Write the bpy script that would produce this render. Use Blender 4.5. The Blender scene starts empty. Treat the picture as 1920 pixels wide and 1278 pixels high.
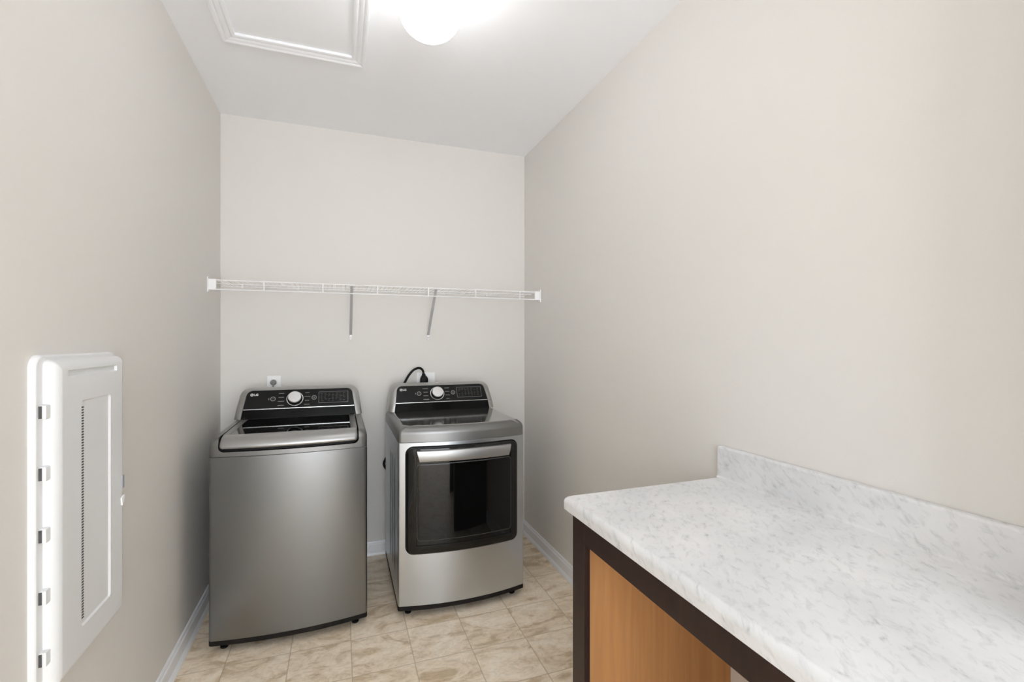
import bpy, bmesh, math, random
from mathutils import Vector, Matrix
random.seed(7)
PI = math.pi
SC = bpy.context.scene
COL = SC.collection

# ------------------------------------------------------------------ camera
YAW = math.radians(20.0)
cam_d = bpy.data.cameras.new('camera')
cam = bpy.data.objects.new('camera', cam_d)
COL.objects.link(cam)
cam.location = (0, 0, 1.394)
cam.rotation_euler = (PI/2, 0, -YAW)
cam_d.sensor_width = 36.0
cam_d.lens = 886/1920*36
cam_d.clip_start = 0.02
SC.camera = cam

# ------------------------------------------------------------------ world, exposure
w = bpy.data.worlds.new('world'); SC.world = w
w.use_nodes = True
w.node_tree.nodes['Background'].inputs[0].default_value = (0.9, 0.95, 1.0, 1)
w.node_tree.nodes['Background'].inputs[1].default_value = 7.3
SC.view_settings.view_transform = 'Standard'
SC.view_settings.look = 'None'
SC.view_settings.gamma = 1
SC.view_settings.use_curve_mapping = False
SC.view_settings.exposure = 0.16
SC.cycles.max_bounces = 18
SC.cycles.diffuse_bounces = 14
SC.cycles.glossy_bounces = 6

GLOBE_POWER = 9.5          # emission of the opal glass of the ceiling lamps

# ------------------------------------------------------------------ room numbers (metres)
XL, XR = -0.665, 1.269
YB, YF = 3.22, -1.8
H = 2.741

# ------------------------------------------------------------------ materials
def hx(s):
    c = [int(s[i:i+2], 16)/255 for i in (0, 2, 4)]
    return tuple(((v+.055)/1.055)**2.4 if v > .04045 else v/12.92 for v in c) + (1,)

def mat(name, col, rough=.5, metal=0., spec=.5, coat=0., coat_rough=.05):
    m = bpy.data.materials.new(name); m.use_nodes = True
    b = m.node_tree.nodes['Principled BSDF']
    b.inputs['Base Color'].default_value = col if len(col) == 4 else (*col, 1)
    b.inputs['Roughness'].default_value = rough
    b.inputs['Metallic'].default_value = metal
    b.inputs['Specular IOR Level'].default_value = spec
    b.inputs['Coat Weight'].default_value = coat
    b.inputs['Coat Roughness'].default_value = coat_rough
    return m

def nodes(m):
    return m.node_tree.nodes, m.node_tree.links, m.node_tree.nodes['Principled BSDF']

def noise_bump(m, scale, strength, dist=.001, detail=3):
    n, l, b = nodes(m)
    tc = n.new('ShaderNodeTexCoord'); nz = n.new('ShaderNodeTexNoise'); bp = n.new('ShaderNodeBump')
    nz.inputs['Scale'].default_value = scale; nz.inputs['Detail'].default_value = detail
    bp.inputs['Strength'].default_value = strength; bp.inputs['Distance'].default_value = dist
    l.new(tc.outputs['Object'], nz.inputs['Vector']); l.new(nz.outputs['Fac'], bp.inputs['Height'])
    l.new(bp.outputs['Normal'], b.inputs['Normal'])
    return m

M = {}
M['wall'] = noise_bump(mat('wall_paint', (.735, .714, .684), .55, spec=.35), 260, .12, .0006)
M['ceiling'] = noise_bump(mat('ceiling_paint', (.90, .912, .94), .8, spec=.2), 180, .1, .0006)
M['trim'] = mat('trim_paint', (.86, .87, .90), .32, spec=.5)
M['plastic'] = mat('white_plastic', (.76, .77, .78), .38, spec=.45)
M['plastic_dark'] = mat('dark_slot', (.06, .06, .06), .6)
M['plate'] = mat('outlet_plastic', (.88, .88, .89), .35)
M['wire'] = mat('white_vinyl_wire', (.90, .90, .91), .35)
M['black'] = mat('black_plastic', (.004, .004, .004), .5, spec=.2)
M['kick'] = mat('dark_brown_plastic', (.010, .008, .007), .6, spec=.2)
M['glass'] = mat('black_glass', (.003, .003, .003), .035, spec=.40)
M['panel'] = mat('black_control_panel', (.010, .010, .010), .22, spec=.22)
M['strip'] = mat('black_gloss_strip', (.003, .003, .003), .12, spec=.12)
M['chrome'] = mat('bright_trim', (.80, .80, .80), .22, .9)
M['knob'] = mat('knob_silver', (.74, .74, .74), .3, .35)
M['mark'] = mat('panel_print', (.34, .34, .34), .5)
M['mark_dim'] = mat('panel_print_dim', (.10, .10, .10), .5)
M['logo'] = mat('logo_white', (.75, .75, .75), .5)
M['grey_plug'] = mat('grey_plug', (.20, .20, .20), .5)
M['screw'] = mat('screw_metal', (.35, .35, .36), .35, .9)
M['bracket'] = mat('grey_brace', (.55, .55, .56), .45, .2)

def metal_mat(name, col, rough):
    """brushed metal: very fine horizontal scratches vary the gloss a little"""
    m = mat(name, col, rough, 1.0)
    n, l, b = nodes(m)
    tc = n.new('ShaderNodeTexCoord'); mp = n.new('ShaderNodeMapping'); nz = n.new('ShaderNodeTexNoise')
    mr = n.new('ShaderNodeMapRange')
    mp.inputs['Scale'].default_value = (3, 3, 60)
    nz.inputs['Scale'].default_value = 1; nz.inputs['Detail'].default_value = 2
    mr.inputs['To Min'].default_value = rough-.004; mr.inputs['To Max'].default_value = rough+.004
    l.new(tc.outputs['Object'], mp.inputs['Vector']); l.new(mp.outputs['Vector'], nz.inputs['Vector'])
    l.new(nz.outputs['Fac'], mr.inputs['Value']); l.new(mr.outputs['Result'], b.inputs['Roughness'])
    return m
M['steel'] = metal_mat('brushed_steel', (.232, .235, .240), .30)
M['steel_dryer'] = metal_mat('brushed_steel_dryer', (.53, .555, .585), .28)
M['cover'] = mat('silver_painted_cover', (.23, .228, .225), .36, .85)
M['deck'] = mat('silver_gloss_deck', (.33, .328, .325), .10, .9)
M['bezel'] = mat('silver_bezel', (.46, .458, .452), .32, .9)
M['handle'] = mat('silver_handle', (.42, .418, .415), .38, .9)

def floor_mat():
    m = mat('vinyl_tile', (.6, .53, .44), .42, spec=.35)
    n, l, b = nodes(m)
    tc = n.new('ShaderNodeTexCoord')
    P = .257
    sub = n.new('ShaderNodeVectorMath'); sub.operation = 'SUBTRACT'; sub.inputs[1].default_value = (.305-20*P, 2.067-40*P, 0)
    div = n.new('ShaderNodeVectorMath'); div.operation = 'DIVIDE'; div.inputs[1].default_value = (P, P, 1)
    l.new(tc.outputs['Object'], sub.inputs[0]); l.new(sub.outputs[0], div.inputs[0])
    fl = n.new('ShaderNodeVectorMath'); fl.operation = 'FLOOR'; l.new(div.outputs[0], fl.inputs[0])
    fr = n.new('ShaderNodeVectorMath'); fr.operation = 'FRACTION'; l.new(div.outputs[0], fr.inputs[0])
    wn = n.new('ShaderNodeTexWhiteNoise'); wn.noise_dimensions = '2D'; l.new(fl.outputs[0], wn.inputs['Vector'])
    # each tile shows another stretch of the mottled print
    off = n.new('ShaderNodeVectorMath'); off.operation = 'SCALE'; off.inputs['Scale'].default_value = 9
    l.new(wn.outputs['Color'], off.inputs[0])
    add = n.new('ShaderNodeVectorMath'); add.operation = 'ADD'
    l.new(tc.outputs['Object'], add.inputs[0]); l.new(off.outputs[0], add.inputs[1])
    mp = n.new('ShaderNodeMapping'); mp.inputs['Rotation'].default_value = (0, 0, .7); mp.inputs['Scale'].default_value = (1, 2.0, 1)
    l.new(add.outputs[0], mp.inputs['Vector'])
    n1 = n.new('ShaderNodeTexNoise'); n1.inputs['Scale'].default_value = 4.6; n1.inputs['Detail'].default_value = 8
    n1.inputs['Roughness'].default_value = .62; n1.inputs['Distortion'].default_value = 1.4
    l.new(mp.outputs[0], n1.inputs['Vector'])
    n2 = n.new('ShaderNodeTexNoise'); n2.inputs['Scale'].default_value = 22; n2.inputs['Detail'].default_value = 5
    n2.inputs['Distortion'].default_value = 2.2
    l.new(mp.outputs[0], n2.inputs['Vector'])
    cr = n.new('ShaderNodeValToRGB')
    e = cr.color_ramp.elements
    e[0].position = .36; e[0].color = hx('D0BA9A')
    e[1].position = .68; e[1].color = hx('FBF0DE')
    k = cr.color_ramp.elements.new(.47); k.color = hx('EDDCC4')
    k = cr.color_ramp.elements.new(.55); k.color = hx('F6E7D1')
    l.new(n1.outputs['Fac'], cr.inputs['Fac'])
    cr2 = n.new('ShaderNodeValToRGB')
    cr2.color_ramp.elements[0].position = .36; cr2.color_ramp.elements[0].color = (.87, .86, .845, 1)
    cr2.color_ramp.elements[1].position = .56; cr2.color_ramp.elements[1].color = (1, 1, 1, 1)
    l.new(n2.outputs['Fac'], cr2.inputs['Fac'])
    mx = n.new('ShaderNodeMixRGB'); mx.blend_type = 'MULTIPLY'; mx.inputs[0].default_value = .9
    l.new(cr.outputs[0], mx.inputs[1]); l.new(cr2.outputs[0], mx.inputs[2])
    # joints: distance of the fraction from the tile edge
    def edge(sock):
        a = n.new('ShaderNodeMath'); a.operation = 'SUBTRACT'; a.inputs[0].default_value = .5; l.new(sock, a.inputs[1])
        c = n.new('ShaderNodeMath'); c.operation = 'ABSOLUTE'; l.new(a.outputs[0], c.inputs[0])
        return c.outputs[0]
    sp = n.new('ShaderNodeSeparateXYZ'); l.new(fr.outputs[0], sp.inputs[0])
    mxm = n.new('ShaderNodeMath'); mxm.operation = 'MAXIMUM'
    l.new(edge(sp.outputs[0]), mxm.inputs[0]); l.new(edge(sp.outputs[1]), mxm.inputs[1])
    mr = n.new('ShaderNodeMapRange'); mr.inputs['From Min'].default_value = .487; mr.inputs['From Max'].default_value = .497
    l.new(mxm.outputs[0], mr.inputs['Value'])
    mx2 = n.new('ShaderNodeMixRGB'); mx2.inputs[2].default_value = hx('B4A388')
    sc = n.new('ShaderNodeMath'); sc.operation = 'MULTIPLY'; sc.inputs[1].default_value = .7
    l.new(mr.outputs[0], sc.inputs[0]); l.new(sc.outputs[0], mx2.inputs[0])
    l.new(mx.outputs[0], mx2.inputs[1]); l.new(mx2.outputs[0], b.inputs['Base Color'])
    bp = n.new('ShaderNodeBump'); bp.inputs['Strength'].default_value = .35; bp.inputs['Distance'].default_value = .001; bp.invert = True
    l.new(mr.outputs[0], bp.inputs['Height']); l.new(bp.outputs['Normal'], b.inputs['Normal'])
    return m
M['floor'] = floor_mat()

def marble_mat():
    m = mat('marble_laminate', (.75, .75, .76), .38, spec=.45)
    n, l, b = nodes(m)
    tc = n.new('ShaderNodeTexCoord')
    d = Vector((-.45, -.75, -.48)).normalized(); e1 = d.orthogonal().normalized(); e2 = d.cross(e1)
    eu = Matrix((d, e1, e2)).to_euler()
    mp0 = n.new('ShaderNodeMapping'); mp0.inputs['Rotation'].default_value = eu
    mp = n.new('ShaderNodeMapping'); mp.inputs['Scale'].default_value = (.30, 1, 1)
    l.new(tc.outputs['Object'], mp0.inputs['Vector']); l.new(mp0.outputs[0], mp.inputs['Vector'])
    n1 = n.new('ShaderNodeTexNoise'); n1.inputs['Scale'].default_value = 62; n1.inputs['Detail'].default_value = 6
    n1.inputs['Roughness'].default_value = .62; n1.inputs['Distortion'].default_value = .5
    l.new(mp.outputs[0], n1.inputs['Vector'])
    cr = n.new('ShaderNodeValToRGB'); e = cr.color_ramp.elements
    e[0].position = .27; e[0].color = hx('B8BABD'); e[1].position = .50; e[1].color = hx('E4E4E5')
    k = cr.color_ramp.elements.new(.37); k.color = hx('D6D7D8')
    l.new(n1.outputs['Fac'], cr.inputs['Fac'])
    n2 = n.new('ShaderNodeTexNoise'); n2.inputs['Scale'].default_value = 5; n2.inputs['Detail'].default_value = 4
    l.new(tc.outputs['Object'], n2.inputs['Vector'])
    cr2 = n.new('ShaderNodeValToRGB')
    cr2.color_ramp.elements[0].position = .3; cr2.color_ramp.elements[0].color = hx('EDEEEF')
    cr2.color_ramp.elements[1].position = .65; cr2.color_ramp.elements[1].color = (1, 1, 1, 1)
    l.new(n2.outputs['Fac'], cr2.inputs['Fac'])
    mx = n.new('ShaderNodeMixRGB'); mx.blend_type = 'MULTIPLY'; mx.inputs[0].default_value = 1
    l.new(cr.outputs[0], mx.inputs[1]); l.new(cr2.outputs[0], mx.inputs[2])
    l.new(mx.outputs[0], b.inputs['Base Color'])
    return m
M['marble'] = marble_mat()

def wood_mat(name, c1, c2, scale, rough, spec=.4):
    m = mat(name, c1, rough, spec=spec)
    n, l, b = nodes(m)
    tc = n.new('ShaderNodeTexCoord'); mp = n.new('ShaderNodeMapping'); mp.inputs['Scale'].default_value = scale
    nz = n.new('ShaderNodeTexNoise'); nz.inputs['Scale'].default_value = 6; nz.inputs['Detail'].default_value = 6
    nz.inputs['Distortion'].default_value = .6
    cr = n.new('ShaderNodeValToRGB')
    cr.color_ramp.elements[0].position = .3; cr.color_ramp.elements[0].color = c1
    cr.color_ramp.elements[1].position = .7; cr.color_ramp.elements[1].color = c2
    l.new(tc.outputs['Object'], mp.inputs['Vector']); l.new(mp.outputs[0], nz.inputs['Vector'])
    l.new(nz.outputs['Fac'], cr.inputs['Fac']); l.new(cr.outputs[0], b.inputs['Base Color'])
    return m
M['espresso'] = wood_mat('espresso_wood', hx('241613'), hx('301F1A'), (6, 6, .6), .42, .3)
M['maple'] = wood_mat('maple_veneer', hx('B98454'), hx('C8935F'), (9, 9, .45), .5)

def glow_mat(name, s):
    m = bpy.data.materials.new(name); m.use_nodes = True
    b = m.node_tree.nodes['Principled BSDF']
    b.inputs['Base Color'].default_value = (.9, .9, .9, 1); b.inputs['Roughness'].default_value = .25
    b.inputs['Emission Color'].default_value = (.985, .99, 1, 1); b.inputs['Emission Strength'].default_value = s
    return m

# ------------------------------------------------------------------ mesh helpers
def weigh(o):
    md = o.modifiers.new('normals', 'WEIGHTED_NORMAL'); md.keep_sharp = True; md.weight = 80

def link(name, bm, material, parent=None, smooth=True, angle=35):
    bmesh.ops.remove_doubles(bm, verts=bm.verts, dist=1e-6)
    bmesh.ops.recalc_face_normals(bm, faces=bm.faces)
    me = bpy.data.meshes.new(name)
    bm.to_mesh(me); bm.free()
    for x in (material if isinstance(material, (list, tuple)) else [material]): me.materials.append(x)
    if smooth:
        me.shade_smooth()
        me.set_sharp_from_angle(angle=math.radians(angle))
    o = bpy.data.objects.new(name, me); COL.objects.link(o)
    if smooth: weigh(o)
    if parent is not None: o.parent = parent
    return o

def tag(o, label=None, cat=None, group=None, kind=None):
    if label: o['label'] = label
    if cat: o['category'] = cat
    if group: o['group'] = group
    if kind: o['kind'] = kind
    return o

def thing(name, label, cat, loc=(0, 0, 0), group=None):
    o = bpy.data.objects.new(name, None); COL.objects.link(o); o.location = loc
    o.empty_display_size = .05
    return tag(o, label, cat, group)

def box(bm, a, b, bevel=0, seg=2, mi=0):
    x0, y0, z0 = a; x1, y1, z1 = b
    vs = [bm.verts.new(p) for p in ((x0,y0,z0),(x1,y0,z0),(x1,y1,z0),(x0,y1,z0),(x0,y0,z1),(x1,y0,z1),(x1,y1,z1),(x0,y1,z1))]
    fs = [bm.faces.new([vs[i] for i in q]) for q in ((3,2,1,0),(4,5,6,7),(0,1,5,4),(1,2,6,5),(2,3,7,6),(3,0,4,7))]
    for f in fs: f.material_index = mi
    if bevel:
        es = list({e for f in fs for e in f.edges})
        bmesh.ops.bevel(bm, geom=es, offset=bevel, segments=seg, affect='EDGES', profile=.5)
    return fs

def loft(bm, rings, cap0=True, cap1=True, closed=True, mi=0):
    R = [[bm.verts.new(p) for p in r] for r in rings]
    n = len(R[0])
    for a, b in zip(R, R[1:]):
        for i in range(n if closed else n-1):
            j = (i+1) % n
            try: f = bm.faces.new((a[i], a[j], b[j], b[i])); f.material_index = mi
            except ValueError: pass
    if cap0: bm.faces.new(list(reversed(R[0]))).material_index = mi
    if cap1: bm.faces.new(R[-1]).material_index = mi
    return R

def cap_cols(bm, ring, mi=0):
    """fill a ring made of n top points then n bottom points (reversed) with columns"""
    n = len(ring)//2
    for i in range(n-1):
        q = (ring[i], ring[i+1], ring[2*n-2-i], ring[2*n-1-i])
        try: bm.faces.new(q).material_index = mi
        except ValueError: pass

def tube(bm, pts, r, seg=8, mi=0, caps=True):
    pts = [Vector(p) for p in pts]
    rings = []
    up = None
    for i, p in enumerate(pts):
        d = (pts[min(i+1, len(pts)-1)] - pts[max(i-1, 0)]).normalized()
        if up is None:
            up = Vector((0, 0, 1)) if abs(d.z) < .9 else Vector((1, 0, 0))
        s = d.cross(up).normalized(); up2 = s.cross(d).normalized(); up = up2
        rr = r[i] if isinstance(r, (list, tuple)) else r
        rings.append([p + s*(rr*math.cos(a)) + up2*(rr*math.sin(a)) for a in [2*PI*k/seg for k in range(seg)]])
    loft(bm, rings, caps, caps, mi=mi)

def disc_stack(bm, prof, seg=32, origin=(0, 0, 0), axis='Z', mi=0, tilt=None):
    """lathe: prof = [(r, h)]"""
    rings = []
    for r, h in prof:
        ring = []
        for k in range(seg):
            a = 2*PI*k/seg
            v = Vector((r*math.cos(a), r*math.sin(a), h))
            if axis == 'Y-': v = Vector((v.x, -v.z, v.y))      # axis points to -Y
            if axis == 'X': v = Vector((v.z, v.x, v.y))
            if tilt is not None: v = tilt @ v
            ring.append(v + Vector(origin))
        rings.append(ring)
    loft(bm, rings, True, True, mi=mi)

def catmull(P, n=8):
    P = [Vector(p) for p in P]; out = []
    Q = [P[0]*2-P[1]] + P + [P[-1]*2-P[-2]]
    for i in range(1, len(Q)-2):
        a, b, c, d = Q[i-1:i+3]
        for k in range(n):
            t = k/n
            out.append(.5*((2*b)+(c-a)*t+(2*a-5*b+4*c-d)*t*t+(3*b-a-3*c+d)*t**3))
    out.append(P[-1]); return out

def rrect_cols(x0, x1, z0, z1, r, nc=6, nm=14, rb=None, taper=0.):
    """columns (x, ztop, zbottom) of a rounded rectangle; taper narrows the bottom corners' start"""
    r = max(r, 1e-5); rb = r if rb is None else rb
    xs = [x0 + r*(1-math.cos(PI/2*k/nc)) for k in range(nc+1)]
    xs += [x0+r+(x1-x0-2*r)*k/nm for k in range(1, nm)]
    xs += [x1 - r*(1-math.cos(PI/2*k/nc)) for k in range(nc, -1, -1)]
    out = []
    for x in xs:
        d = min(x-x0, x1-x)
        s = r-math.sqrt(max(0, r*r-(r-min(d, r))**2))
        sb = rb-math.sqrt(max(0, rb*rb-(rb-min(d, rb))**2)) if rb > 1e-4 else 0
        out.append((x, z1-s, z0+sb))
    return out

def plate(bm, rect, r, layers, arc, nc=6, nm=14, back=True, mi=0):
    """bent plate; layers = [(inset, y)] from back to front; arc(x) adds to y"""
    x0, x1, z0, z1 = rect
    rings = []
    for ins, y in layers:
        cols = rrect_cols(x0+ins, x1-ins, z0+ins, z1-ins, max(r-ins, .0008), nc, nm)
        top = [(x, y+arc(x), zt) for x, zt, zb in cols]; bot = [(x, y+arc(x), zb) for x, zt, zb in cols]
        rings.append(top + bot[::-1])
    R = loft(bm, rings, False, False, mi=mi)
    if back: cap_cols(bm, R[0], mi)
    cap_cols(bm, R[-1], mi)

def text_mesh(s, size, extrude=.0004, bold=False):
    cu = bpy.data.curves.new('t', 'FONT'); cu.body = s; cu.size = size; cu.extrude = extrude
    cu.align_x = 'CENTER'; cu.align_y = 'CENTER'
    if bold: cu.offset = size*.03
    o = bpy.data.objects.new('t', cu); COL.objects.link(o)
    dg = bpy.context.evaluated_depsgraph_get()
    me = bpy.data.meshes.new_from_object(o.evaluated_get(dg))
    bpy.data.objects.remove(o); bpy.data.curves.remove(cu)
    bm = bmesh.new(); bm.from_mesh(me); bpy.data.meshes.remove(me)
    return bm

def boolean_cut(o, cutter_bm):
    me = bpy.data.meshes.new('c'); bmesh.ops.recalc_face_normals(cutter_bm, faces=cutter_bm.faces)
    cutter_bm.to_mesh(me); cutter_bm.free()
    for m_ in o.data.materials: me.materials.append(m_)
    c = bpy.data.objects.new('c', me); COL.objects.link(c)
    c.parent = o.parent; c.matrix_world = o.matrix_world
    o.modifiers.clear()
    md = o.modifiers.new('b', 'BOOLEAN'); md.object = c; md.operation = 'DIFFERENCE'; md.solver = 'EXACT'
    bpy.context.view_layer.update()
    dg = bpy.context.evaluated_depsgraph_get()
    new = bpy.data.meshes.new_from_object(o.evaluated_get(dg))
    o.modifiers.clear(); old = o.data; o.data = new; new.name = old.name
    bpy.data.meshes.remove(old); bpy.data.objects.remove(c); bpy.data.meshes.remove(me)
    new.shade_smooth(); new.set_sharp_from_angle(angle=math.radians(30)); weigh(o)

def struct(name, bm, m, smooth=False):
    return tag(link(name, bm, m, smooth=smooth), kind='structure')

# ------------------------------------------------------------------ the room
bm = bmesh.new(); box(bm, (XL-.1, YF-.1, -.1), (XR+.1, YB+.1, 0)); struct('floor', bm, M['floor'])
bm = bmesh.new(); box(bm, (XL-.1, YF-.1, 0), (XL, YB+.1, H+.1)); struct('wall_left', bm, M['wall'])
bm = bmesh.new(); box(bm, (XR, YF-.1, 0), (XR+.1, YB+.1, H+.1)); struct('wall_right', bm, M['wall'])
bm = bmesh.new(); box(bm, (XL, YB, 0), (XR, YB+.1, H+.1)); struct('wall_back', bm, M['wall'])
WN = (-.56, .86, .10, 2.50)      # added window in the unseen wall behind the camera, for fill light
bm = bmesh.new()
box(bm, (XL, YF-.1, 0), (XR, YF, WN[2])); box(bm, (XL, YF-.1, WN[3]), (XR, YF, H+.1))
box(bm, (XL, YF-.1, WN[2]), (WN[0], YF, WN[3])); box(bm, (WN[1], YF-.1, WN[2]), (XR, YF, WN[3]))
struct('wall_front', bm, M['wall'])
bm = bmesh.new()
t_ = .045
for a_, b_ in (((WN[0], WN[2]), (WN[1], WN[2]+t_)), ((WN[0], WN[3]-t_), (WN[1], WN[3])), ((WN[0], WN[2]), (WN[0]+t_, WN[3])),
               ((WN[1]-t_, WN[2]), (WN[1], WN[3])), ((WN[0], 1.28), (WN[1], 1.325))):
    box(bm, (a_[0], YF-.07, a_[1]), (b_[0], YF-.03, b_[1]), .002)
struct('fill_window_1', bm, M['trim'])
pl = bpy.data.lights.new('fill_window_portal', 'AREA'); pl.shape = 'RECTANGLE'; pl.size = WN[1]-WN[0]; pl.size_y = WN[3]-WN[2]
pl.cycles.is_portal = True
po = bpy.data.objects.new('fill_window_portal', pl); COL.objects.link(po)
po.location = ((WN[0]+WN[1])/2, YF-.10, (WN[2]+WN[3])/2); po.rotation_euler = (PI/2, 0, PI)
bm = bmesh.new(); box(bm, (1.04, .20, 0), (XR, .325, H)); struct('wall_return', bm, M['wall'])

HX0, HX1, HY0, HY1 = -.437, .057, 1.40, 2.362      # clear opening of the attic hatch
bm = bmesh.new()
box(bm, (XL, YF, H), (XR, HY0, H+.1)); box(bm, (XL, HY1, H), (XR, YB, H+.1))
box(bm, (XL, HY0, H), (HX0, HY1, H+.1)); box(bm, (HX1, HY0, H), (XR, HY1, H+.1))
struct('ceiling', bm, M['ceiling'])

def base_prof(t=.0):
    # (out from wall, height): shoe moulding, flat board, moulded cap
    return [(0, 0), (.027, 0), (.027, .006), (.024, .014), (.018, .020), (.0145, .022), (.0145, .058), (.0135, .061),
            (.0150, .066), (.0135, .071), (.0095, .074), (.0085, .080), (.0060, .085), (.0020, .087), (0, .087)]

def baseboard(name, p0, p1, normal):
    bm = bmesh.new(); rings = []
    nx, ny = normal
    for p in (p0, p1):
        rings.append([(p[0]+nx*o, p[1]+ny*o, z) for o, z in base_prof()])
    loft(bm, rings); return tag(link(name, bm, M['trim'], angle=20), kind='structure')
baseboard('baseboard_left', (XL, YF), (XL, YB), (1, 0))
baseboard('baseboard_back', (XL, YB), (XR, YB), (0, -1))
baseboard('baseboard_right', (XR, .325), (XR, YB), (-1, 0))

# ------------------------------------------------------------------ attic hatch
hatch = thing('attic_hatch', 'white attic access hatch panel in moulded square trim on the ceiling', 'attic hatch', ((HX0+HX1)/2, (HY0+HY1)/2, H))
bm = bmesh.new()
cx, cy = (HX0+HX1)/2, (HY0+HY1)/2
box(bm, (HX0-cx+.0002, HY0-cy+.0002, .003), (HX1-cx-.0002, HY1-cy-.0002, .030))
link('panel', bm, M['ceiling'], hatch, smooth=False)
prof = [(-.004, .0028), (-.004, -.008), (0, -.0095), (.004, -.0105), (.010, -.0105), (.013, -.008), (.017, -.0095), (.022, -.0125), (.030, -.0145), (.036, -.0135),
        (.040, -.0165), (.046, -.0185), (.053, -.0185), (.057, -.016), (.057, 0)]
bm = bmesh.new(); rings = []
for o, z in prof:
    x0, x1, y0, y1 = HX0-cx-o, HX1-cx+o, HY0-cy-o, HY1-cy+o
    rings.append([(x0, y0, z), (x1, y0, z), (x1, y1, z), (x0, y1, z)])
loft(bm, rings, False, False); link('trim_frame', bm, M['trim'], hatch, angle=14)

# ------------------------------------------------------------------ ceiling lamps
def ceiling_lamp(loc, label, power):
    t = thing('ceiling_light', label, 'ceiling light', loc)
    bm = bmesh.new()
    disc_stack(bm, [(.100, 0), (.102, -.004), (.102, -.046), (.100, -.052), (.096, -.054), (.094, -.050), (.060, -.048)], 48)
    link('canopy', bm, M['trim'], t)
    bm = bmesh.new()
    pr = []
    R, Hh = .113, .098; zc = -.142
    a0 = math.asin(.070/R)
    for k in range(21):
        a = a0 + (PI-a0)*k/20
        pr.append((max(R*math.sin(a), .0005), zc + Hh*math.cos(a)))
    disc_stack(bm, pr, 44)
    link('glass_globe', bm, glow_mat('opal_glass', power), t, angle=60)
    return t
ceiling_lamp((.311, 1.728, H), 'white opal glass globe ceiling light glowing beside the attic hatch', GLOBE_POWER)
# ------------------------------------------------------------------ wire shelf
ZT, ZB2, YFR = 1.722, 1.672, 2.932
shelf = thing('wire_shelf', 'white wire shelf running wall to wall above the washer and dryer', 'shelf', (0, 0, 0))
bm = bmesh.new()
x = XL+.012
wires = []
while x < XR-.006:
    tube(bm, [(x, YFR+.002, ZT), (x, YB-.008, ZT)], .0019, 6)
    x += .0254
link('wire_deck', bm, M['wire'], shelf)
bm = bmesh.new()
tube(bm, [(XL+.004, YFR, ZT), (XR-.004, YFR, ZT)], .0034, 8); link('front_rail', bm, M['wire'], shelf)
bm = bmesh.new()
tube(bm, [(XL+.004, YFR, ZB2), (XR-.004, YFR, ZB2)], .0034, 8); link('lip_rail', bm, M['wire'], shelf)
bm = bmesh.new()
tube(bm, [(XL+.004, YB-.010, ZT-.004), (XR-.004, YB-.010, ZT-.004)], .0030, 8); link('back_rail', bm, M['wire'], shelf)
bm = bmesh.new()
tube(bm, [(XL+.004, YFR+.145, ZT-.004), (XR-.004, YFR+.145, ZT-.004)], .0028, 8); link('middle_rail', bm, M['wire'], shelf)
for k in range(6):
    bm = bmesh.new(); xx = -.396+.3035*k
    box(bm, (xx-.0035, YFR-.004, ZB2), (xx+.0035, YFR+.001, ZT), .001)
    link('lip_tie', bm, M['wire'], shelf)
for xx in [-.55+.305*k for k in range(6)]:
    bm = bmesh.new(); box(bm, (xx-.006, YB-.016, ZT-.012), (xx+.006, YB, ZT+.008), .002)
    link('wall_clip', bm, M['wire'], shelf)
for s, xw in ((1, XL), (-1, XR)):
    bm = bmesh.new()
    xa, xb = sorted((xw, xw+s*.005)); box(bm, (xa, YFR-.014, ZB2-.016), (xb, YFR+.020, ZT+.016), .0015)
    xa, xb = sorted((xw, xw+s*.040)); box(bm, (xa, YFR-.007, ZB2-.003), (xb, YFR+.008, ZT+.005), .003)
    link('end_bracket', bm, M['wire'], shelf)
    bm = bmesh.new()
    disc_stack(bm, [(.004, 0), (.003, .0015)], 12, (xw+s*.005, YFR, ZT+.011), 'X')
    link('screw', bm, M['screw'], shelf)
for xx in (.065, .563):
    bm = bmesh.new()
    # flat steel brace from the lip down to the wall
    a = Vector((xx, YFR+.004, ZT-.006)); b_ = Vector((xx, YB-.006, 1.432))
    d = (b_-a).normalized(); nrm = d.cross(Vector((1, 0, 0))).normalized()
    rings = []
    for p in (a, b_):
        rings.append([p+Vector((-.008, 0, 0))+nrm*.003, p+Vector((.008, 0, 0))+nrm*.003, p+Vector((.008, 0, 0))-nrm*.003, p+Vector((-.008, 0, 0))-nrm*.003])
    loft(bm, rings)
    br = link('support_brace', bm, M['bracket'], shelf)
    bm = bmesh.new()
    box(bm, (xx-.009, YB-.012, 1.402), (xx+.009, YB, 1.436), .004)
    ft = link('brace_foot', bm, M['wire'], br)
    bm = bmesh.new(); disc_stack(bm, [(.0042, 0), (.003, .002)], 12, (xx, YB-.012, 1.415), 'Y-')
    link('brace_screw', bm, M['screw'], br)

# ------------------------------------------------------------------ appliances
W2, DEP = .338, .70
def arc_f(bulge):
    return lambda x: -bulge*(1-(min(abs(x), W2)/W2)**2)

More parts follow.
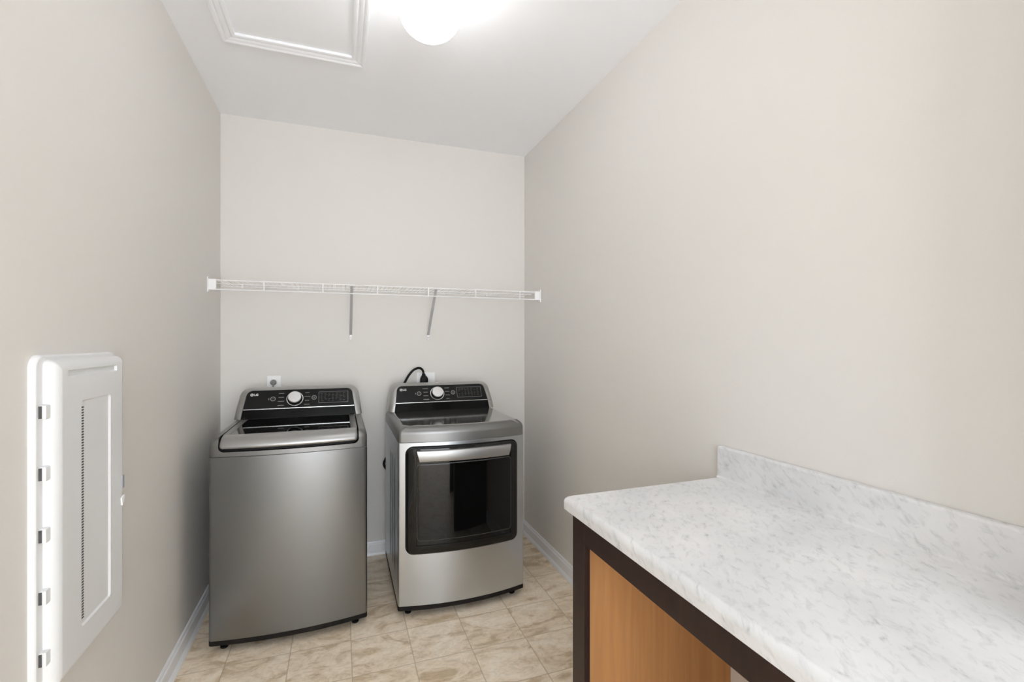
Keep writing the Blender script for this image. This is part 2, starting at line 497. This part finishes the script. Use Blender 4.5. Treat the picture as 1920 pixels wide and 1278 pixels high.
def plan(arc, inset=0., r=.022, n=26):
    """plan outline of the appliance: bowed front, small round corners; counter-clockwise from front left"""
    w = W2-inset; pts = []
    r = max(r, .002)
    # front edge from left to right
    for k in range(n+1):
        x = -w+r + (2*w-2*r)*k/n
        pts.append((x, arc(x*W2/w)+inset))
    ye = arc(w-r)+inset
    for k in range(1, 7):
        a = PI/2*k/6
        pts.append((w-r+r*math.sin(a), ye+r*(1-math.cos(a))))
    for k in range(0, 5):
        a = PI/2*k/4
        pts.append((w-r*(1-math.cos(a)), DEP-inset-r+r*math.sin(a)))
    for k in range(0, 5):
        a = PI/2*k/4
        pts.append((-w+r-r*math.sin(a), DEP-inset-r+r*math.cos(a)))
    for k in range(0, 6):
        a = PI/2*k/6
        pts.append((-w+r-r*math.cos(a), ye+r*(1-math.sin(a))))
    return pts

def plan_loft(bm, arc, layers, r=.022, cap=True):
    rings = [[(x, y, z) for x, y in plan(arc, ins, r+max(0, ins)*.6)] for ins, z in layers]
    loft(bm, rings, cap, cap)

ZD = .962          # top surface of both machines

def console(root):
    y_base, y_line, y_top = .512, .524, .594
    z_line, z_top = 1.013, 1.125
    def face_y(z):
        return y_base + (y_line-y_base)*(z-ZD)/(z_line-ZD) if z < z_line else y_line + (y_top-y_line)*(z-z_line)/(z_top-z_line)
    def outline(it, si, wtop=.311, wbot=.336, rr=.052):
        """trapezoid with round top corners as (x, z) points, left foot over the top to right foot"""
        pts = []
        zt = z_top-it
        r = max(rr-si*.55, .006)
        def wx(z): return wbot-si + (wtop-wbot)*(z-ZD)/(z_top-ZD)
        for k in range(9):
            z = ZD + (zt-r-ZD)*k/8; pts.append((-wx(z), z))
        cx_ = -wx(zt-r)+r
        for k in range(1, 9):
            a = PI/2*k/8; pts.append((cx_-r*math.cos(a), zt-r+r*math.sin(a)))
        for k in range(1, 12): pts.append((cx_ + (-2*cx_)*k/12, zt))
        pts += [(-x, z) for x, z in reversed(pts[:17])]
        return pts
    bm = bmesh.new()
    rings = []
    for it, si, dy in ((.003, .003, None), (0, 0, .050), (0, 0, .024), (.002, .005, .012), (.006, .014, .004), (.009, .023, .0005), (.0130, .0345, -.001), (.0140, .0365, .004)):
        o = outline(it, si)
        if dy is None: rings.append([(x, .690, z) for x, z in o])
        else: rings.append([(x, face_y(z)+dy, z) for x, z in o])
    R = loft(bm, rings, False, False, closed=False)
    bm.faces.new(R[0])
    # close bottoms
    hs = link('console_housing', bm, M['bezel'], root)
    # inner black panel + strip
    inner = rings[-1]
    half = len(inner)//2
    bm = bmesh.new()
    left = inner[:half]; right = inner[::-1][:half]
    zs = [p[2] for p in left]
    def half_w(z):
        for a, b_ in zip(left, left[1:]):
            if a[2] <= z <= b_[2] and b_[2] > a[2]:
                t = (z-a[2])/(b_[2]-a[2]); return -(a[0]+(b_[0]-a[0])*t)
        return -left[-1][0]
    def slab(z0, z1, dy, m, name, n=22):
        bm = bmesh.new(); prev = None
        zz = [z0+(z1-z0)*k/n for k in range(n+1)]
        rings_ = []
        for z in zz:
            hw = half_w(z)+.0005; y = face_y(z)+dy
            rings_.append([(-hw, y, z), (hw, y, z), (hw, y+.012, z), (-hw, y+.012, z)])
        loft(bm, rings_)
        return link(name, bm, m, root)
    z_in = max(zs)
    panel = slab(z_line+.0018, z_in-.0002, .0035, M['panel'], 'control_panel')
    slab(ZD-.002, z_line-.0018, .0035, M['strip'], 'lower_strip')
    bm = bmesh.new()
    hw = half_w(z_line)
    box(bm, (-hw, face_y(z_line)-.0005, z_line-.0019), (hw, face_y(z_line)+.01, z_line+.0019), .0006)
    link('silver_line', bm, M['chrome'], root)
    # frame for things printed on / mounted in the sloping panel
    th = math.atan2(y_top-y_line, z_top-z_line)
    tilt = Matrix.Rotation(-th, 4, 'X')
    def on(x, z, lift=.0003): return Vector((x, face_y(z)+.0035-lift*math.cos(th), z+lift*math.sin(th)))
    up = Vector((0, math.sin(th), math.cos(th))); out = Vector((0, -math.cos(th), math.sin(th)))
    def flat(bm2, x, z, lift=.0003):      # mesh drawn in XY -> laid on the panel
        mt = Matrix(((1, 0, 0, 0), (0, up.y, out.y, 0), (0, up.z, out.z, 0), (0, 0, 0, 1)))
        mt.translation = on(x, z, lift)
        bmesh.ops.transform(bm2, matrix=mt, verts=bm2.verts)
    def ring_bm(r1, r2, h, seg=36):
        b2 = bmesh.new()
        rr = [(r1, 0), (r1, h), (r2, h), (r2, 0)]
        rings_ = [[(r*math.cos(2*PI*k/seg), r*math.sin(2*PI*k/seg), hh) for k in range(seg)] for r, hh in rr]
        loft(b2, rings_+[rings_[0]], False, False)
        return b2
    # knob
    kx, kz = -.032, 1.061
    b2 = ring_bm(.0445, .0405, .0025, 48); flat(b2, kx, kz); link('knob_ring', b2, M['chrome'], root)
    b2 = bmesh.new()
    disc_stack(b2, [(.040, 0), (.0395, .010), (.036, .016), (.0345, .020)], 48)
    flat(b2, kx, kz); kb = link('dial_knob', b2, M['black'], root)
    b2 = bmesh.new()
    disc_stack(b2, [(.0345, .020), (.0345, .027), (.033, .0295), (.030, .0305), (.012, .0300)], 48)
    flat(b2, kx, kz); link('knob_cap', b2, M['knob'], kb)
    for bx in (-.146, .070):
        b2 = ring_bm(.0135, .0105, .0015, 32); flat(b2, bx, 1.064); bt = link('button_ring', b2, M['mark'], root)
        b2 = bmesh.new(); disc_stack(b2, [(.0103, 0), (.0100, .0022), (.008, .0026)], 28)
        flat(b2, bx, 1.064); btn = link('button', b2, M['panel'], root)
        b2 = bmesh.new()
        if bx < 0: box(b2, (-.004, -.0008, 0), (.004, .0008, .0005)); bmesh.ops.rotate(b2, cent=(0, 0, 0), matrix=Matrix.Rotation(.7, 3, 'Z'), verts=b2.verts)
        else: box(b2, (-.003, -.003, 0), (.003, .003, .0005))
        flat(b2, bx, 1.064, .003); link('button_mark', b2, M['mark'], btn)
    # logo
    b2 = bmesh.new(); disc_stack(b2, [(.0088, 0), (.0088, .0004)], 32); flat(b2, -.2545, 1.089); lg = link('logo_disc', b2, M['logo'], root)
    b2 = bmesh.new()
    pts = [(-.0002+.0058*math.cos(a), .0058*math.sin(a)) for a in [math.radians(q) for q in range(60, 361, 12)]]
    for (xa, ya), (xb, yb) in zip(pts, pts[1:]):
        box(b2, (min(xa, xb)-.0005, min(ya, yb)-.0005, 0), (max(xa, xb)+.0005, max(ya, yb)+.0005, .0003))
    box(b2, (.0005, -.0005, 0), (.0060, .0004, .0003)); box(b2, (-.0008, -.0028, 0), (.0002, .0030, .0003)); box(b2, (-.0008, -.0028, 0), (.0022, -.0020, .0003))
    box(b2, (-.0042, .0012, 0), (-.0026, .0028, .0003))
    flat(b2, -.2545, 1.089, .0009); link('logo_face', b2, M['panel'], lg)
    b2 = text_mesh('LG', .0175, .0003, True); flat(b2, -.2330, 1.0885, .0006); link('logo_letters', b2, M['logo'], root, smooth=False)
    # illegible print beside the dial
    b2 = bmesh.new()
    for zz in (1.092, 1.071, 1.050, 1.029):
        for xc, dw in ((-.104, random.uniform(.012, .018)), (.033, random.uniform(.010, .017))):
            b3 = bmesh.new(); x_ = -dw
            while x_ < dw:
                ww = random.uniform(.0015, .0035); box(b3, (x_, -.0016, 0), (min(x_+ww, dw), .0014, .0003)); x_ += ww+.0008
            flat(b3, xc, zz, .0004); link('cycle_print', b3, M['mark'], root, smooth=False)
    b2.free()
    b2 = bmesh.new()
    b3 = bmesh.new()
    for k in range(3): box(b3, (-.002, -.005+k*.004, 0), (.003, -.003+k*.004, .0003))
    flat(b3, -.168, 1.064, .0004); me = bpy.data.meshes.new('x'); b3.to_mesh(me); b3.free(); b2.from_mesh(me); bpy.data.meshes.remove(me)
    link('power_print', b2, M['mark'], root, smooth=False)
    # display window: outline and rows of small print
    def rect_frame(w_, h_, t_):
        b = bmesh.new()
        box(b, (-w_, h_-t_, 0), (w_, h_, .0003)); box(b, (-w_, -h_, 0), (w_, -h_+t_, .0003))
        box(b, (-w_, -h_, 0), (-w_+t_, h_, .0003)); box(b, (w_-t_, -h_, 0), (w_, h_, .0003)); return b
    dx, dz = .176, 1.064
    b3 = rect_frame(.081, .036, .0014); flat(b3, dx, dz, .0004); dsp = link('display_frame', b3, M['mark'], root, smooth=False)
    b3 = bmesh.new()
    for r_ in range(6):
        for c_ in range(7):
            if random.random() < .88:
                x_ = -.070+.0205*c_+random.uniform(-.001, .001); yy = .024-.0094*r_
                ww = random.uniform(.006, .014)
                box(b3, (x_, yy, 0), (x_+ww, yy+.0022, .0003))
    flat(b3, dx, dz, .0004); link('display_print', b3, M['mark_dim'], dsp, smooth=False)

def feet(root):
    for sx in (-1, 1):
        for yy in (.03, .62):
            bm = bmesh.new()
            disc_stack(bm, [(.015, 0), (.017, .003), (.017, .010), (.010, .014), (.009, .036)], 20, (sx*(W2-.055), yy+.012, 0))
            link('foot', bm, M['black'], root)

def side_ribs(root, arc, m):
    for yy in (.16, .27, .38):
        for sx in (-1, 1):
            bm = bmesh.new()
            xs = sx*(W2+.0008)
            rings = []
            prof = [(-.012, 0), (-.006, .0018), (.006, .0018), (.012, 0)]
            for z, s in ((.16, .2), (.18, 1), (.76, 1), (.78, .2)):
                rings.append([(sx*(W2-.001+h_*s+ .0012), yy+o*s, z) for o, h_ in prof])
            loft(bm, rings, True, True, closed=True)
            link('side_rib', bm, m, root)

# ---- washer
WX, WY = -.212, 2.432
arcW = arc_f(.034)
washer = thing('washing_machine', 'brushed steel top-loading washing machine at left, beside the beige left wall', 'washing machine', (WX, WY, 0))
bm = bmesh.new(); plan_loft(bm, arcW, [(.010, .057), (.001, .0575), (0, .060), (0, .8735), (.0015, .875)], .016)
link('cabinet', bm, M['steel'], washer)
bm = bmesh.new(); plan_loft(bm, arcW, [(.003, .035), (0, .037), (0, .0570)], .016)
link('kick_strip', bm, M['kick'], washer)
feet(washer)
bm = bmesh.new()
R_ = .034
lay = [(.0015, .8755), (0, .877), (0, ZD-R_-.004)]
for k in range(1, 9):
    a = PI/2*k/8; lay.append((R_*(1-math.cos(a))*.8, ZD-R_-.004+(R_+.004)*math.sin(a)))
plan_loft(bm, arcW, lay, .030)
cov = link('top_cover', bm, M['cover'], washer)
# recess for the lid: open to the front, round lower corners
LW = .292
cb = bmesh.new()
def pocket_ring(y):
    pts = []; zb, r = .897, .022
    for k in range(9):
        a = PI/2*k/8; pts.append((-LW-.006+r-r*math.cos(a), y, zb+r-r*math.sin(a)))
    for k in range(9):
        a = PI/2*k/8; pts.append((LW+.006-r+r*math.sin(a), y, zb+r-r*math.cos(a)))
    return pts+[(LW+.006, y, 1.1), (-LW-.006, y, 1.1)]
loft(cb, [pocket_ring(-.10), pocket_ring(.508)])
boolean_cut(cov, cb)
# black strip standing in for the shadow in the gap below the lid
bm = bmesh.new()
rings = []
gap_profile = [(x, z) for x, z in [(-LW-.0055, .94), (-LW-.0055, .915), (-LW+.012, .8985), (LW-.012, .8985), (LW+.0055, .915), (LW+.0055, .94)]]
xs = [-LW-.005+(2*LW+.010)*k/30 for k in range(31)]
front = [[(x, arcW(x)+.006, .8985 if abs(x) < LW-.012 else .912), (x, arcW(x)+.006, .930)] for x in xs]
for ya, yb in ((.010, .10),):
    rr = [[(x, arcW(x)+ya, .900+max(0, abs(x)-(LW-.016))*1.0), (x, arcW(x)+ya, .918), (x, arcW(x)+yb, .918), (x, arcW(x)+yb, .900)] for x in xs]
    loft(bm, rr)
link('lid_gap_shadow', bm, M['black'], washer)
# lid: silver front bar bowed like the front, side rails, black glass
def lid_ring(x, e=0.):
    a = arcW(x)
    c = Vector((0, .028, .938))
    pr = [(.046, .9640), (.036, .9645), (.022, .9620), (.008, .9550), (-.004, .9445), (-.012, .9330), (-.0155, .9230), (-.013, .9150),
          (-.006, .9120), (.006, .9120), (.030, .9200), (.046, .9300)]
    out = []
    for y, z in pr:
        y2 = c.y+(y-c.y)*(1-e*.35) if y < .035 else y; z2 = c.z+(z-c.z)*(1-e*.5) if y < .06 else z
        out.append((x, y2+a*max(0, min(1, (.046-y)/.030)), z2))
    return out
bm = bmesh.new()
xs = []
for k in range(7): xs.append((-LW+.012*(1-math.cos(PI/2*k/6)), 1-math.sin(PI/2*k/6)))
for k in range(1, 24): xs.append((-LW+.012+(2*LW-.024)*k/24, 0))
for k in range(6, -1, -1): xs.append((LW-.012*(1-math.cos(PI/2*k/6)), 1-math.sin(PI/2*k/6)))
loft(bm, [lid_ring(x, e) for x, e in xs])
lidbar = link('lid_handle_bar', bm, M['handle'], washer, angle=60)
GW = .262
for s in (-1, 1):
    bm = bmesh.new(); xa, xb = sorted((s*GW, s*LW))
    box(bm, (xa, .0465, .930), (xb, .500, .9640), .003)
    link('lid_side_rail', bm, M['cover'], washer)
bm = bmesh.new(); box(bm, (-GW+.0005, .0465, .950), (GW-.0005, .500, .9638), .001)
link('lid_glass', bm, M['glass'], washer)
for s in (-1, 1):
    bm = bmesh.new(); xa, xb = sorted((s*(LW-.002), s*(LW-.024)))
    box(bm, (xa, .490, .945), (xb, .512, .972), .004); link('lid_hinge', bm, M['black'], washer)
console(washer)

# ---- dryer
DX, DY = .612, 2.425
arcD = arc_f(.046)
dryer = thing('clothes_dryer', 'brushed steel front-loading clothes dryer with black glass door at right of the washer', 'dryer', (DX, DY, 0))
bm = bmesh.new(); plan_loft(bm, arcD, [(.010, .058), (.001, .0585), (0, .061), (0, .8795), (.0015, .881)], .012)
link('cabinet', bm, M['steel_dryer'], dryer)
bm = bmesh.new(); plan_loft(bm, arcD, [(.003, .035), (0, .037), (0, .058)], .012)
link('kick_strip', bm, M['kick'], dryer)
feet(dryer); side_ribs(dryer, arcD, M['steel_dryer'])
bm = bmesh.new()
R_ = .040
lay = [(.0015, .8815), (0, .883), (0, ZD-R_)]
for k in range(1, 11):
    a = PI/2*k/10; lay.append((R_*(1-math.cos(a)), ZD-R_+R_*math.sin(a)))
plan_loft(bm, arcD, lay, .020)
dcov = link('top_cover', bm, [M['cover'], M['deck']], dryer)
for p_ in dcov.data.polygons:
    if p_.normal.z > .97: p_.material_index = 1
# door
rect = (-.300, .292, .322, .859)
bm = bmesh.new()
plate(bm, (rect[0]-.004, rect[1]+.004, rect[2]-.004, rect[3]+.004), .040, [(0, .004), (0, -.003), (.004, -.005)], arcD, back=False)
rim = link('door_gasket', bm, M['black'], dryer)
bm = bmesh.new()
plate(bm, rect, .036, [(.006, .000), (0, -.006), (.001, -.014), (.008, -.021), (.030, -.026), (.046, -.026), (.049, -.022)], arcD, back=False)
door = link('door', bm, M['glass'], dryer, angle=25)
wrect = (rect[0]+.050, rect[1]-.046, rect[2]+.074, rect[3]-.082)
bm = bmesh.new()
plate(bm, wrect, .016, [(0, -.022), (.0, -.0275), (.0012, -.0285), (.004, -.0290)], arcD, back=False)
link('door_window', bm, M['glass'], door, angle=50)
# seam line round the window
bm = bmesh.new()
plate(bm, (wrect[0]-.0016, wrect[1]+.0016, wrect[2]-.0016, wrect[3]+.0016), .017, [(0, -.022), (0, -.0268), (.0008, -.0272)], arcD, back=False)
link('window_seam', bm, M['mark_dim'], door, angle=50)
# handle bar: slanted ends, bowed
bm = bmesh.new()
rings = []
hx0, hx1, hz0, hz1 = -.252, .245, .787, .846
N = 24
for k in range(N+1):
    t = k/N
    xt = hx0+(hx1-hx0)*t; xb = hx0+.012+(hx1-hx0-.024)*t
    def pt(x, y, z): return (x, y+arcD(x), z)
    e = .0015
    rings.append([pt(xt, -.024, hz1), pt(xt, -.034, hz1-.001), pt(xt, -.037, hz1-.005), pt((xt+xb)/2, -.040, (hz0+hz1)/2),
                  pt(xb, -.036, hz0+.006), pt(xb, -.033, hz0+.001), pt(xb, -.024, hz0)])
loft(bm, rings)
link('door_handle', bm, M['handle'], door, angle=60)
console(dryer)

# ------------------------------------------------------------------ outlets and cords
def outlet(xc, zc, w_, h_, label, kind):
    t = thing('wall_outlet', label, 'outlet', (xc, YB, zc))
    bm = bmesh.new(); box(bm, (-w_/2, -.006, -h_/2), (w_/2, 0, h_/2), .0025, 3); link('cover_plate', bm, M['plate'], t)
    bm = bmesh.new()
    if kind == 'duplex':
        for dz in (-.020, .020):
            box(bm, (-.017, -.009, dz-.014), (.017, -.005, dz+.014), .004)
    else:
        disc_stack(bm, [(.030, .004), (.030, .009), (.028, .010)], 32, (0, 0, 0), 'Y-')
    link('socket', bm, M['plate'], t)
    return t
outlet(-.379, 1.1215, .078, .118, 'white wall outlet with a grey plug above the washing machine', 'duplex')
outlet(.548, 1.1215, .122, .118, 'white double outlet plate mostly hidden behind the dryer console', 'dryer')
# washer plug
pc = thing('power_plug', 'grey round plug with short cord in the outlet above the washing machine', 'power cord', (-.381, YB-.009, 1.142))
bm = bmesh.new(); disc_stack(bm, [(.014, 0), (.0165, .003), (.0165, .018), (.013, .024), (.008, .026)], 24, (0, 0, 0), 'Y-'); link('plug_body', bm, M['grey_plug'], pc)
bm = bmesh.new(); tube(bm, catmull([(0, -.018, -.010), (-.001, -.022, -.030), (-.001, -.02, -.06), (.01, -.016, -.14), (.02, -.014, -.25)]), .0052, 8); link('cord', bm, M['grey_plug'], pc)
# dryer cord
dc = thing('dryer_power_cord', 'thick black power cord arching up behind the dryer to its plug', 'power cord', (.544, YB-.010, 1.13))
bm = bmesh.new()
rings = []
def rr(cx_, cy_, z, a, b_, n=16):
    return [(cx_+a*math.copysign(abs(math.cos(t))**.6, math.cos(t)), cy_+b_*math.copysign(abs(math.sin(t))**.6, math.sin(t)), z) for t in [2*PI*k/n for k in range(n)]]
for z, a, cxx in ((-.030, .027, .004), (.010, .026, .004), (.018, .024, .004), (.026, .019, .003), (.032, .0145, .002), (.034, .012, .002), (.044, .011, .001), (.046, .0075, 0), (.050, .0075, 0), (.051, .006, 0), (.056, .0058, -.001)):
    rings.append(rr(cxx-.018, -.030, z, a, min(a, .018)))
loft(bm, rings); link('plug_body', bm, M['black'], dc)
bm = bmesh.new()
cpts = [(-.018, -.030, .052), (-.0235, -.030, .068), (-.036, -.032, .080), (-.057, -.033, .083), (-.086, -.033, .070), (-.113, -.034, .040), (-.136, -.035, .002), (-.155, -.037, -.045),
        (-.18, -.045, -.16), (-.20, -.05, -.30), (-.225, -.05, -.42), (-.262, -.05, -.495), (-.2765, -.05, -.53), (-.262, -.05, -.565), (-.22, -.05, -.60), (-.18, -.05, -.66)]
tube(bm, catmull(cpts), .0078, 10); link('cord', bm, M['black'], dc)

# ------------------------------------------------------------------ breaker / media panel on the left wall
pn = thing('wall_panel', 'white plastic utility panel with vented hinged door on the left wall', 'electrical panel', (XL, 1.59, .95))
def panel_pt(y, z, o): return (o, y-1.59, z-.95)     # o = out from the wall
def yz_plate(bm, y0, y1, z0, z1, r, layers, cap=True):
    rings = []
    for ins, o in layers:
        cols = rrect_cols(y0+ins, y1-ins, z0+ins, z1-ins, max(r-ins, .001), 6, 4)
        top = [panel_pt(y, zt, o) for y, zt, zb in cols]; bot = [panel_pt(y, zb, o) for y, zt, zb in cols]
        rings.append(top+bot[::-1])
    R = loft(bm, rings, False, False)
    cap_cols(bm, R[-1]); cap_cols(bm, R[0])
PY0, PY1, PZ0, PZ1 = 1.380, 1.794, .560, 1.361
bm = bmesh.new(); yz_plate(bm, PY0, PY1, PZ0, PZ1, .030, [(0, 0), (0, .007), (.0015, .011), (.005, .0135)])
link('flange', bm, M['plastic'], pn)
DY0, DY1, DZ0, DZ1 = 1.409, 1.785, .568, 1.349
bm = bmesh.new(); yz_plate(bm, DY0, DY1, DZ0, DZ1, .016, [(0, .012), (.0, .020), (.002, .026), (.006, .032), (.012, .0365), (.018, .0390), (.024, .0400)])
pdoor = link('door', bm, M['plastic'], pn)
# inner field: a shallow step cut into the door, with a row of vent holes down its near side
def cut_yz(y0, y1, z0, z1, r, layers):
    cb = bmesh.new(); yz_plate(cb, y0, y1, z0, z1, r, layers); return cb
boolean_cut(pdoor, cut_yz(1.520, 1.688, .655, 1.243, .012, [(.006, .0355), (0, .0415), (0, .06)]))
boolean_cut(pdoor, cut_yz(1.458, 1.728, 1.305, 1.323, .004, [(.002, .0335), (0, .0395), (0, .06)]))
bm = bmesh.new()
z = 1.222
while z > .672:
    box(bm, panel_pt(1.5305, z-.0019, .0356), panel_pt(1.5425, z+.0019, .0360)); z -= .0071
link('vent_holes', bm, M['plastic_dark'], pdoor, smooth=False)
for zc_ in (1.229, 1.086, .943, .800, .657):
    bm = bmesh.new()
    p0, p1 = panel_pt(1.394, zc_-.017, .012), panel_pt(1.420, zc_+.017, .027)
    box(bm, p0, p1, .003); hg = link('hinge_tab', bm, M['plastic'], pdoor)
    bm = bmesh.new()
    box(bm, panel_pt(1.3925, zc_-.0145, .0133), panel_pt(1.3945, zc_+.0145, .0195), .0004); link('hinge_slot', bm, M['plastic_dark'], hg)
bm = bmesh.new(); box(bm, panel_pt(1.758, .945, .037), panel_pt(1.772, .985, .043), .002); link('latch', bm, mat('latch_grey', (.33, .34, .38), .4), pdoor)
bm = bmesh.new()
a_ = [panel_pt(1.752, .918, .0395), panel_pt(1.772, .923, .0395), panel_pt(1.770, .905, .0395), panel_pt(1.756, .895, .0395)]
loft(bm, [a_, [(p[0]+.004, p[1], p[2]) for p in a_]]); link('latch_label', bm, M['plate'], pdoor)

# ------------------------------------------------------------------ counter and its cabinet
CX0, CY0, CY1, CZ = .645, .330, 1.318, .918
cab = thing('base_cabinet', 'dark espresso cabinet frame with orange maple inner panel under the counter', 'cabinet', (.97, .82, 0))
def cbox(bm, a, b, bev=.001):
    box(bm, (a[0]-.97, a[1]-.82, a[2]), (b[0]-.97, b[1]-.82, b[2]), bev, 1)
bm = bmesh.new(); cbox(bm, (.688, 1.279, 0), (XR-.030, 1.295, .8775)); link('side_panel', bm, M['espresso'], cab)
bm = bmesh.new(); cbox(bm, (.688, 1.276, .0), (XR-.030, 1.2785, .8775), 0); link('inner_panel', bm, M['maple'], cab)
bm = bmesh.new(); cbox(bm, (.669, 1.221, 0), (.6875, 1.295, .8775)); link('stile', bm, M['espresso'], cab)
bm = bmesh.new(); cbox(bm, (.669, .405, .800), (.6875, 1.2205, .8775)); link('rail', bm, M['espresso'], cab)
bm = bmesh.new(); cbox(bm, (.669, .345, 0), (.6875, .4045, .8775)); link('stile', bm, M['espresso'], cab)
bm = bmesh.new(); cbox(bm, (.688, .345, 0), (XR-.030, .361, .8775)); link('side_panel', bm, M['espresso'], cab)
# strip that closes the panel against the wall above the baseboard
bm = bmesh.new(); cbox(bm, (XR-.030, 1.276, .0885), (XR-.001, 1.295, .8775), 0); link('scribe_strip', bm, M['maple'], cab)

ctr = thing('countertop', 'white marble-pattern countertop with backsplash along the right wall', 'countertop', (.957, .82, CZ-.040))
def plan2(ins, z, rc=.014):
    x0, x1, y0, y1 = CX0+ins, XR-.001, CY0, CY1-ins
    r = rc; pts = [(x1, y0), (x1, y1)]
    for k in range(7):
        a = PI/2*k/6; pts.append((x0+r-r*math.sin(a), y1-r+r*math.cos(a)))
    pts.append((x0, y0))
    return [(x-.957, y-.82, z-(CZ-.040)) for x, y in pts]
bm = bmesh.new()
lay = [(.006, .8781), (.002, .8790), (0, .8815), (0, .900)]
for k in range(1, 9):
    a = PI/2*k/8; lay.append((.016*(1-math.cos(a)), .900+.018*math.sin(a)))
loft(bm, [plan2(i, z) for i, z in lay])
link('top', bm, M['marble'], ctr, angle=40)
bm = bmesh.new()
prof = [(XR-.001, CZ), (XR-.028, CZ+.0001), (XR-.0245, CZ+.0008), (XR-.0218, CZ+.003), (XR-.021, CZ+.006)]
zt = 1.026
prof += [(XR-.021, zt-.008)]
for k in range(1, 7):
    a = PI/2*k/6; prof.append((XR-.021+.007*(1-math.cos(a)), zt-.008+.008*math.sin(a)))
prof += [(XR-.001, zt)]
rings = []
for y, e in ((CY0, 0), (CY1-.004, 0), (CY1-.001, .0012), (CY1, .004)):
    rings.append([(min(x+e*(x < XR-.01), XR-.001)-.957, y-.82, (z-e*(z > zt-.02))-(CZ-.040)) for x, z in prof])
loft(bm, rings); link('backsplash', bm, M['marble'], ctr, angle=40)
